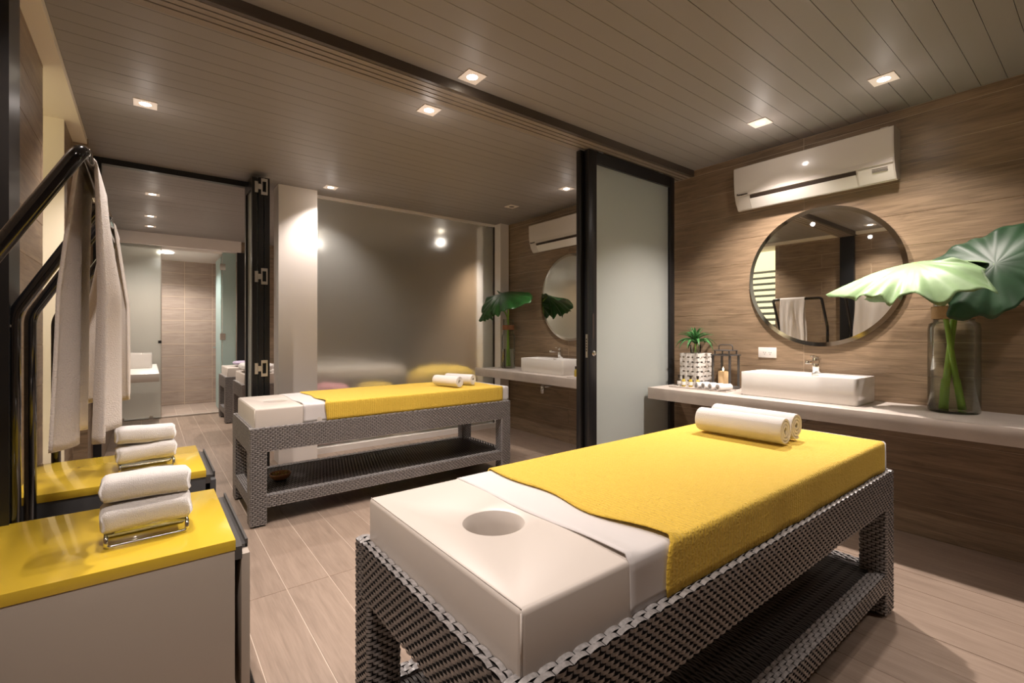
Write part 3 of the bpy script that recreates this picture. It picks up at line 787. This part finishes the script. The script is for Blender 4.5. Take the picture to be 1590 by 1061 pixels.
v1 = vase(3.565, .575, .112, .505, .638, 'tall grey green glass vase with twine band on the near counter', (.52, .592), .19)
v2 = vase(3.50, 4.60, .083, .42, .60, 'tall glass vase with brown band in the room beyond the sliding doors', (.47, .53), .24, 'leather')

def heart(phi):
    """outline radius of an elephant ear leaf, tip at phi 0, notch at pi"""
    a = abs((phi+PI) % (2*PI)-PI)
    pts = [(0, .96), (.14, .90), (.32, .79), (.65, .66), (1.0, .59), (1.5, .55), (2.0, .62), (2.45, .66), (2.8, .52), (3.02, .26), (PI, .12)]
    for (a0, r0), (a1, r1) in zip(pts, pts[1:]):
        if a <= a1:
            t = (a-a0)/(a1-a0); t = t*t*(3-2*t); return r0+(r1-r0)*t
    return .12
def leaf_blade(size, m, parent, mtx, droop=.5, side=.9, ripple=.03, fold=.0, seed=0, nm='leaf_blade', lobes=1.0, wdt=1.0):
    rnd = random.Random(seed); ph = [rnd.uniform(0, 6.28) for _ in range(5)]
    NA, NR = 120, 16
    def f(a, b):
        phi = -PI+2*PI*a; rr = heart(phi)*(1+.035*math.sin(phi*11+ph[0])+.02*math.sin(phi*23+ph[1]))
        r = rr*b; x = r*math.cos(phi); y = r*math.sin(phi)*wdt
        if x < 0: x *= lobes
        vein = abs(math.sin(phi*6.0))
        z = -droop*x*x*.55-side*(abs(y)**1.7)+.018*r*(vein-.6)+ripple*(b**3)*math.sin(phi*9+ph[2])+ripple*.6*(b**3)*math.sin(phi*19+ph[3])+.006*math.sin(x*9+ph[4])*math.sin(y*11)
        z -= fold*y
        return mtx @ Vector((x*size, y*size, z*size))
    bm = grid(f, NA, NR)
    bmesh.ops.remove_doubles(bm, verts=bm.verts, dist=.00008)
    solid(bm, .0011)
    return obj(nm, bm, m, parent, smooth=True)
def leaf_stem(pts, r0, r1, parent):
    P = [Vector(p) for p in pts]; n = 26; out = []
    for k in range(n+1):
        t = k/n*(len(P)-1); i = min(int(t), len(P)-2); q = t-i
        p0 = P[max(i-1, 0)]; p1 = P[i]; p2 = P[i+1]; p3 = P[min(i+2, len(P)-1)]
        out.append(.5*((2*p1)+(p2-p0)*q+(2*p0-5*p1+4*p2-p3)*q*q+(3*p1-p0-3*p2+p3)*q**3))
    bm = bmesh.new(); tube(bm, out, [r0+(r1-r0)*k/n for k in range(n+1)], 12)
    return obj('leaf_stalk', bm, M['stem'], parent, smooth=True)
def frame(loc, tipdir, up):
    x = Vector(tipdir).normalized(); u = Vector(up); y = u.cross(x).normalized(); z = x.cross(y)
    m = Matrix((x, y, z)).transposed().to_4x4(); m.translation = Vector(loc); return m
lf = thing('elephant_ear_leaf', 'pale drooping elephant ear leaf reaching left from the tall near vase', 'leaf')
leaf_blade(.46, M['leaf_pale'], lf, frame((3.36, .70, 1.628), (-.05, 1, -.07), (-.36, 0, .93)), .60, .78, .045, 0, 2, lobes=1.25, wdt=.95)
leaf_stem([(3.60, .55, .82), (3.565, .58, 1.1), (3.53, .62, 1.42), (3.44, .68, 1.57), (3.36, .70, 1.626)], .016, .007, lf)
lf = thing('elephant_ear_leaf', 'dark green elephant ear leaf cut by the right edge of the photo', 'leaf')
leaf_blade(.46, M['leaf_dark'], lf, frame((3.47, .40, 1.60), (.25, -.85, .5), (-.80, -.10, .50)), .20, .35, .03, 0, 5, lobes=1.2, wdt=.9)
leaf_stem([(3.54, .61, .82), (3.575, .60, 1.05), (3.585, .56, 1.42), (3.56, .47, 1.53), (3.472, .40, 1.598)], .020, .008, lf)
lf = thing('elephant_ear_leaf', 'broad dark leaf spreading over the vase beyond the sliding doors', 'leaf')
leaf_blade(.50, M['leaf_mid'], lf, frame((3.36, 4.52, 1.70), (-.05, -1, -.12), (-.45, .15, .86)), .30, .75, .04, 0, 8, lobes=1.0)
leaf_stem([(3.53, 4.62, .83), (3.50, 4.60, 1.1), (3.49, 4.59, 1.42), (3.46, 4.56, 1.58), (3.36, 4.52, 1.698)], .014, .007, lf)
lf = thing('elephant_ear_leaf', 'smaller leaf hanging left of the vase beyond the sliding doors', 'leaf')
leaf_blade(.34, M['leaf_mid'], lf, frame((3.33, 4.74, 1.60), (-.15, 1, -.5), (-.7, .2, .7)), .5, .9, .05, 0, 12, lobes=1.0)
leaf_stem([(3.47, 4.58, .83), (3.49, 4.60, 1.15), (3.50, 4.62, 1.42), (3.44, 4.68, 1.54), (3.33, 4.74, 1.598)], .013, .006, lf)

# ---------------------------------------------------------------- things on the near counter
bs = thing('woven_box', 'white woven wood strip box holding the small plant, beside the lantern', 'basket', (3.60, 2.165, .8), R(-6))
hw = .086; hh = .275
for k in range(7):
    z = .012+k*.0385
    bm = bmesh.new(); o_ = .003*(1 if k % 2 else -1)
    for s_ in (-1, 1):
        box(bm, -hw, hw, s_*hw-.0015, s_*hw+.0015, z+.002, z+.028); box(bm, s_*hw-.0015, s_*hw+.0015, -hw, hw, z+.002, z+.028)
    obj('woven_band', bm, M['white_strip'], bs)
for side in range(4):
    for k in range(4):
        u = -hw+.012+k*.0435; kk = k+side
        bm = bmesh.new()
        for j in range(7):
            off = .0032*(1 if (j+k) % 2 else -1); z = j*.0385
            if side == 0: box(bm, u+.003, u+.027, -hw+off-.001, -hw+off+.001, z+.002, z+.0405)
            if side == 1: box(bm, u+.003, u+.027, hw+off-.001, hw+off+.001, z+.002, z+.0405)
            if side == 2: box(bm, -hw+off-.001, -hw+off+.001, u+.003, u+.027, z+.002, z+.0405)
            if side == 3: box(bm, hw+off-.001, hw+off+.001, u+.003, u+.027, z+.002, z+.0405)
        obj('upright_strip', bm, M['white_strip'], bs)
bobj('lid_panel', (-hw+.002, hw-.002, -hw+.002, hw-.002, .262, .268), M['white_strip'], bs)
pl = thing('potted_plant', 'small spiky green plant in a glass cup on the white woven box', 'plant', (3.60, 2.165, .8+.269))
obj('glass_cup', lathe(bmesh.new(), [(0, 0), (.036, 0), (.04, .004), (.043, .07), (.041, .07), (.037, .006), (0, .006)], 28), M['glass'], pl, auto=40)
bm = bmesh.new(); tube(bm, [(0, 0, .008), (.004, .003, .05), (0, 0, .095)], .007, 8); obj('stalk', bm, M['stem'], pl, smooth=True)
def blade_mesh(L, wd, arch, seed):
    rnd = random.Random(seed)
    def f(a, b):
        x = L*a; s = (b-.5)*2; wq = wd*math.sin(PI*min(1, .12+a*.88))**.7*(1 if a < .98 else .1)
        return (x*(1-.12*a*a*arch*4), s*wq/2, arch*L*math.sin(a*PI*.5)-arch*L*1.7*a*a+abs(s)*wq*.35)
    bm = solid(grid(f, 10, 2), .0008); me = bpy.data.meshes.new('leaf'); bm.to_mesh(me); bm.free()
    for p in me.polygons: p.use_smooth = True
    me.materials.append(M['blade']); return me
bmes = [blade_mesh(.20, .022, .40, 1), blade_mesh(.18, .021, .25, 2), blade_mesh(.14, .018, .12, 3)]
for k in range(34):
    ring = 0 if k < 13 else (1 if k < 25 else 2)
    n_ = (13, 12, 9)[ring]
    az = 2*PI*(k % n_)/n_+random.uniform(-.2, .2); el = R((8, 40, 68)[ring])+random.uniform(-.12, .12)
    link('leaf', bmes[ring], None, pl, (0, 0, .075+.01*ring), (0, -el, az))

ln = thing('lantern', 'dark metal candle lantern on the near counter left of the basin', 'lantern', (3.615, 1.915, .8), R(0))
q = .068
bobj('base_plate', (-q-.012, q+.012, -q-.012, q+.012, .006, .018), M['slate'], ln, bev=.002)
for sx in (-1, 1):
    for sy in (-1, 1):
        bobj('corner_post', (sx*q-.0068, sx*q+.0068, sy*q-.0068, sy*q+.0068, .018, .26), M['slate'], ln)
        bobj('foot', (sx*q-.008, sx*q+.008, sy*q-.008, sy*q+.008, 0, .006), M['slate'], ln)
        bobj('roof_post', (sx*q*.85-.004, sx*q*.85+.004, sy*q*.85-.004, sy*q*.85+.004, .27, .298), M['slate'], ln)
bm = bmesh.new()
for s_ in (-1, 1):
    box(bm, -q-.012, q+.012, s_*(q+.004)-.009, s_*(q+.004)+.009, .26, .270); box(bm, s_*(q+.004)-.009, s_*(q+.004)+.009, -q-.012, q+.012, .26, .270)
obj('top_frame', bm, M['slate'], ln)
bobj('roof_plate', (-q*.95, q*.95, -q*.95, q*.95, .297, .304), M['slate'], ln, bev=.002)
bm = bmesh.new(); tube(bm, bend([(0, -.056, .304), (0, -.056, .345), (0, .056, .345), (0, .056, .304)], .018, 5), .0038, 8); obj('carry_handle', bm, M['slate'], ln, smooth=True)
cd = thing('pillar_candle', 'lit cream pillar candle inside the dark lantern', 'candle', (3.605, 1.93, .818))
obj('wax', lathe(bmesh.new(), [(0, 0), (.036, 0), (.037, .003), (.037, .112), (.034, .118), (.02, .113), (0, .111)], 32), M['candle'], cd, auto=50)
bm = bmesh.new(); tube(bm, [(0, 0, .111), (.001, 0, .124)], .0012, 6); obj('wick', bm, M['cap'], cd)
obj('flame', lathe(bmesh.new(), [(0, .119), (.0045, .124), (.006, .131), (.004, .142), (0, .153)], 14), M['flame'], cd, smooth=True)
ty = thing('tray', 'flat grey tray with mini bottles and rolled face cloths, before the lantern', 'tray', (3.435, 2.015, .8), R(3))
bobj('tray_plate', (-.075, .085, -.225, .235, 0, .006), M['counter'], ty, bev=.002)
bobj('tray_rim', (-.078, -.072, -.228, .238, 0, .010), M['counter'], ty); bobj('tray_rim', (.082, .088, -.228, .238, 0, .010), M['counter'], ty)
btl = []
for k, (x, y) in enumerate([(3.440, 2.215), (3.425, 2.165), (3.445, 2.115), (3.46, 2.062)]):
    t = thing('mini_bottle', ['leftmost mini bottle on the tray before the woven box', 'second mini bottle from the left on the grey tray', 'third mini bottle from the left on the grey tray', 'rightmost mini bottle on the tray, next to the face cloths'][k], 'bottle', (x, y, .806), 0, 'mini bottles on the tray')
    obj('bottle_glass', lathe(bmesh.new(), [(0, 0), (.014, 0), (.0155, .003), (.0155, .048), (.013, .055), (.007, .060), (.007, .068), (0, .068)], 18), M['oil'] if k else M['glass'], t, auto=50)
    obj('cap', lathe(bmesh.new(), [(.009, .066), (.009, .090), (.008, .091), (0, .091)], 14), M['cap'], t, auto=40)
    obj('paper_label', lathe(bmesh.new(), [(.0158, .014), (.0160, .015), (.0160, .040), (.0158, .041)], 18), M['white_strip'], t, smooth=True)
small = roll_mesh(.027, .115, 2.6)
for k, (x, y) in enumerate([(3.43, 2.005), (3.425, 1.945), (3.415, 1.885), (3.42, 1.825)]):
    roll(small, (x, y, .806+.026), R(-22)+PI, R(200+40*k), ['leftmost rolled face cloth on the grey tray beside the bottles', 'second rolled face cloth from the left on the grey tray', 'third rolled face cloth from the left on the grey tray', 'rightmost rolled face cloth on the tray nearest the basin'][k], 'rolled face cloths on the tray')
# tray and bottle on the far counter, cut by the door
tag(bobj('tray', (3.24, 3.40, 3.10, 3.32, .8, .807), M['counter'], bev=.002), 'flat tray on the far counter cut off by the sliding door', 'tray')
t = thing('mini_bottle', 'amber mini bottle on the far counter right by the sliding door edge', 'bottle', (3.335, 3.285, .807))
obj('bottle_glass', lathe(bmesh.new(), [(0, 0), (.016, 0), (.018, .003), (.018, .055), (.014, .062), (.008, .068), (.008, .075), (0, .075)], 18), M['oil'], t, auto=50)
obj('cap', lathe(bmesh.new(), [(.010, .074), (.010, .10), (0, .10)], 14), M['cap'], t, auto=40)

# bowl on the shelf of the second table
bw = thing('wooden_bowl', 'small brown wooden bowl of petals on the lower wicker shelf', 'bowl', (.755, 3.70, .187))
obj('bowl_shell', lathe(bmesh.new(), [(0, .0), (.035, 0), (.058, .014), (.070, .036), (.072, .048), (.068, .048), (.062, .030), (.045, .014), (0, .010)], 32), M['bowlwood'], bw, smooth=True)
bm = bmesh.new()
for k in range(60):
    a = random.uniform(0, 2*PI); r = .058*math.sqrt(random.random()); s_ = random.uniform(.006, .011)
    mt = Matrix.Translation((r*math.cos(a), r*math.sin(a), .036+.012*random.random())) @ Euler((random.uniform(-1, 1), random.uniform(-1, 1), random.uniform(0, 6))).to_matrix().to_4x4()
    vs = [bm.verts.new(mt @ Vector(p)) for p in ((-s_, 0, 0), (0, -s_*.6, .002), (s_, 0, 0), (0, s_*.6, .002))]; bm.faces.new(vs)
o = obj('petals', bm, M['petal'], bw); o['kind'] = 'stuff'

# ---------------------------------------------------------------- downlights
def spot(x, y, z, e, ang=110, blend=.7, col=WARM, rad=.03):
    l = bpy.data.lights.new('downlight', 'SPOT'); l.energy = e; l.spot_size = R(ang); l.spot_blend = blend; l.color = col; l.shadow_soft_size = rad
    o = bpy.data.objects.new('lamp', l); COL.objects.link(o); o.location = (x, y, z); return o
def downlight(x, y, label, on=True, e=1.0, z=H, col=WARM, ang=112, light=True):
    t = thing('downlight', label, 'ceiling light', (x, y, z), 0, 'square recessed ceiling lights')
    a = .058; r = .030; n = 32
    bm = bmesh.new(); inner = [bm.verts.new((r*math.cos(2*PI*k/n), r*math.sin(2*PI*k/n), -.005)) for k in range(n)]
    outer = []
    for k in range(n):
        c, s = math.cos(2*PI*k/n), math.sin(2*PI*k/n); q_ = a/max(abs(c), abs(s)); outer.append(bm.verts.new((c*q_, s*q_, -.005)))
    top = [bm.verts.new((v.co.x, v.co.y, 0)) for v in outer]
    for k in range(n):
        k2 = (k+1) % n; bm.faces.new((inner[k], inner[k2], outer[k2], outer[k])); bm.faces.new((outer[k], outer[k2], top[k2], top[k]))
    obj('trim_plate', bm, M['trim'], t)
    obj('lamp_lens', lathe(bmesh.new(), [(0, -.004), (r, -.004), (r, -.001), (0, -.001)], 24), M['lens'] if on else M['lens_off'], t)
    if on and light:
        s = spot(0, 0, -.02, LIGHT*e, ang, .75, col); s.name = 'lamp'; s.parent = t
        g_ = bpy.data.lights.new('lamp_glow', 'POINT'); g_.energy = LIGHT*e*.006; g_.color = col; g_.shadow_soft_size = .02
        go = bpy.data.objects.new('lamp_glow', g_); COL.objects.link(go); go.parent = t; go.location = (0, 0, -.16)
    return t
downlight(1.40, 2.165, 'square ceiling light just in front of the door track, brightest near the centre')
downlight(3.20, .80, 'square ceiling light above the air conditioner, right of the photo', e=1.1)
downlight(3.22, 1.47, 'square ceiling light left above the near air conditioner', e=2.7)
downlight(1.395, 2.655, 'square ceiling light just behind the door track', e=1.4)
downlight(-.01, 3.64, 'square ceiling light at far left of the second room', e=1.2)
downlight(1.395, 4.655, 'square ceiling light beside the white column')
downlight(3.22, 3.30, 'square ceiling light touching the black door edge')
downlight(3.20, 4.145, 'unlit square ceiling fitting near the white pillar', on=False)
downlight(.04, 5.99, 'nearest of the three hallway ceiling lights', e=.8, col=(1, .86, .74))
downlight(.03, 7.14, 'middle one of the three hallway ceiling lights', e=.6, col=(1, .86, .74))
downlight(.03, 7.83, 'farthest of the three hallway ceiling lights', e=.7, col=(1, .86, .74))
downlight(1.40, .35, 'added unseen fill light on the ceiling above the near massage table', e=.35)  # out of view, added as weak fill for the near room
downlight(3.20, -.55, 'square ceiling light behind the camera near the counter', e=.6)
downlight(.0, .55, 'added unseen fill light on the ceiling above the camera position', e=1.1)  # unseen lamp added to brighten the left side and mattress
downlight(.0, 2.0, 'added unseen fill light on the ceiling over the foreground cabinet', e=1.0)  # unseen lamp added to lift the cabinet and hanging towels
downlight(3.2, 5.75, 'square ceiling light behind the frosted glass wall', e=2.4)
downlight(1.9, 6.9, 'added fill light on the ceiling over the hidden hallway tables', e=1.3)  # added to brighten the room behind the frosted glass
sl = thing('shower_lamp', 'round bright ceiling lamp inside the shower', 'ceiling light', (.22, 8.75, 2.44))
obj('lamp_disc', lathe(bmesh.new(), [(0, -.014), (.085, -.012), (.10, 0), (0, 0)], 32), M['lens'], sl, smooth=True)
s = spot(0, 0, -.03, 110, 150, .5, (1, .93, .86), .08); s.parent = sl

# repeats of a kind share a group phrase
GR = {'massage table': 'wicker massage tables', 'sheet': 'white sheets on the massage tables', 'blanket': 'yellow blankets on the massage tables', 'cabinet': 'yellow topped cabinets',
      'clothes rail': 'black tube rails on the cabinets', 'stand': 'towel stands on the cabinets', 'basin': 'white basins', 'mirror': 'round mirrors', 'air conditioner': 'wall air conditioners',
      'vase': 'tall glass vases', 'leaf': 'large leaves in the vases', 'counter': 'wall counters', 'sliding door': 'sliding doors under the track', 'valve': 'valves under the counters'}
for o in bpy.data.objects:
    if not o.parent and o.get('category') in GR and not o.get('group'): o['group'] = GR[o['category']]
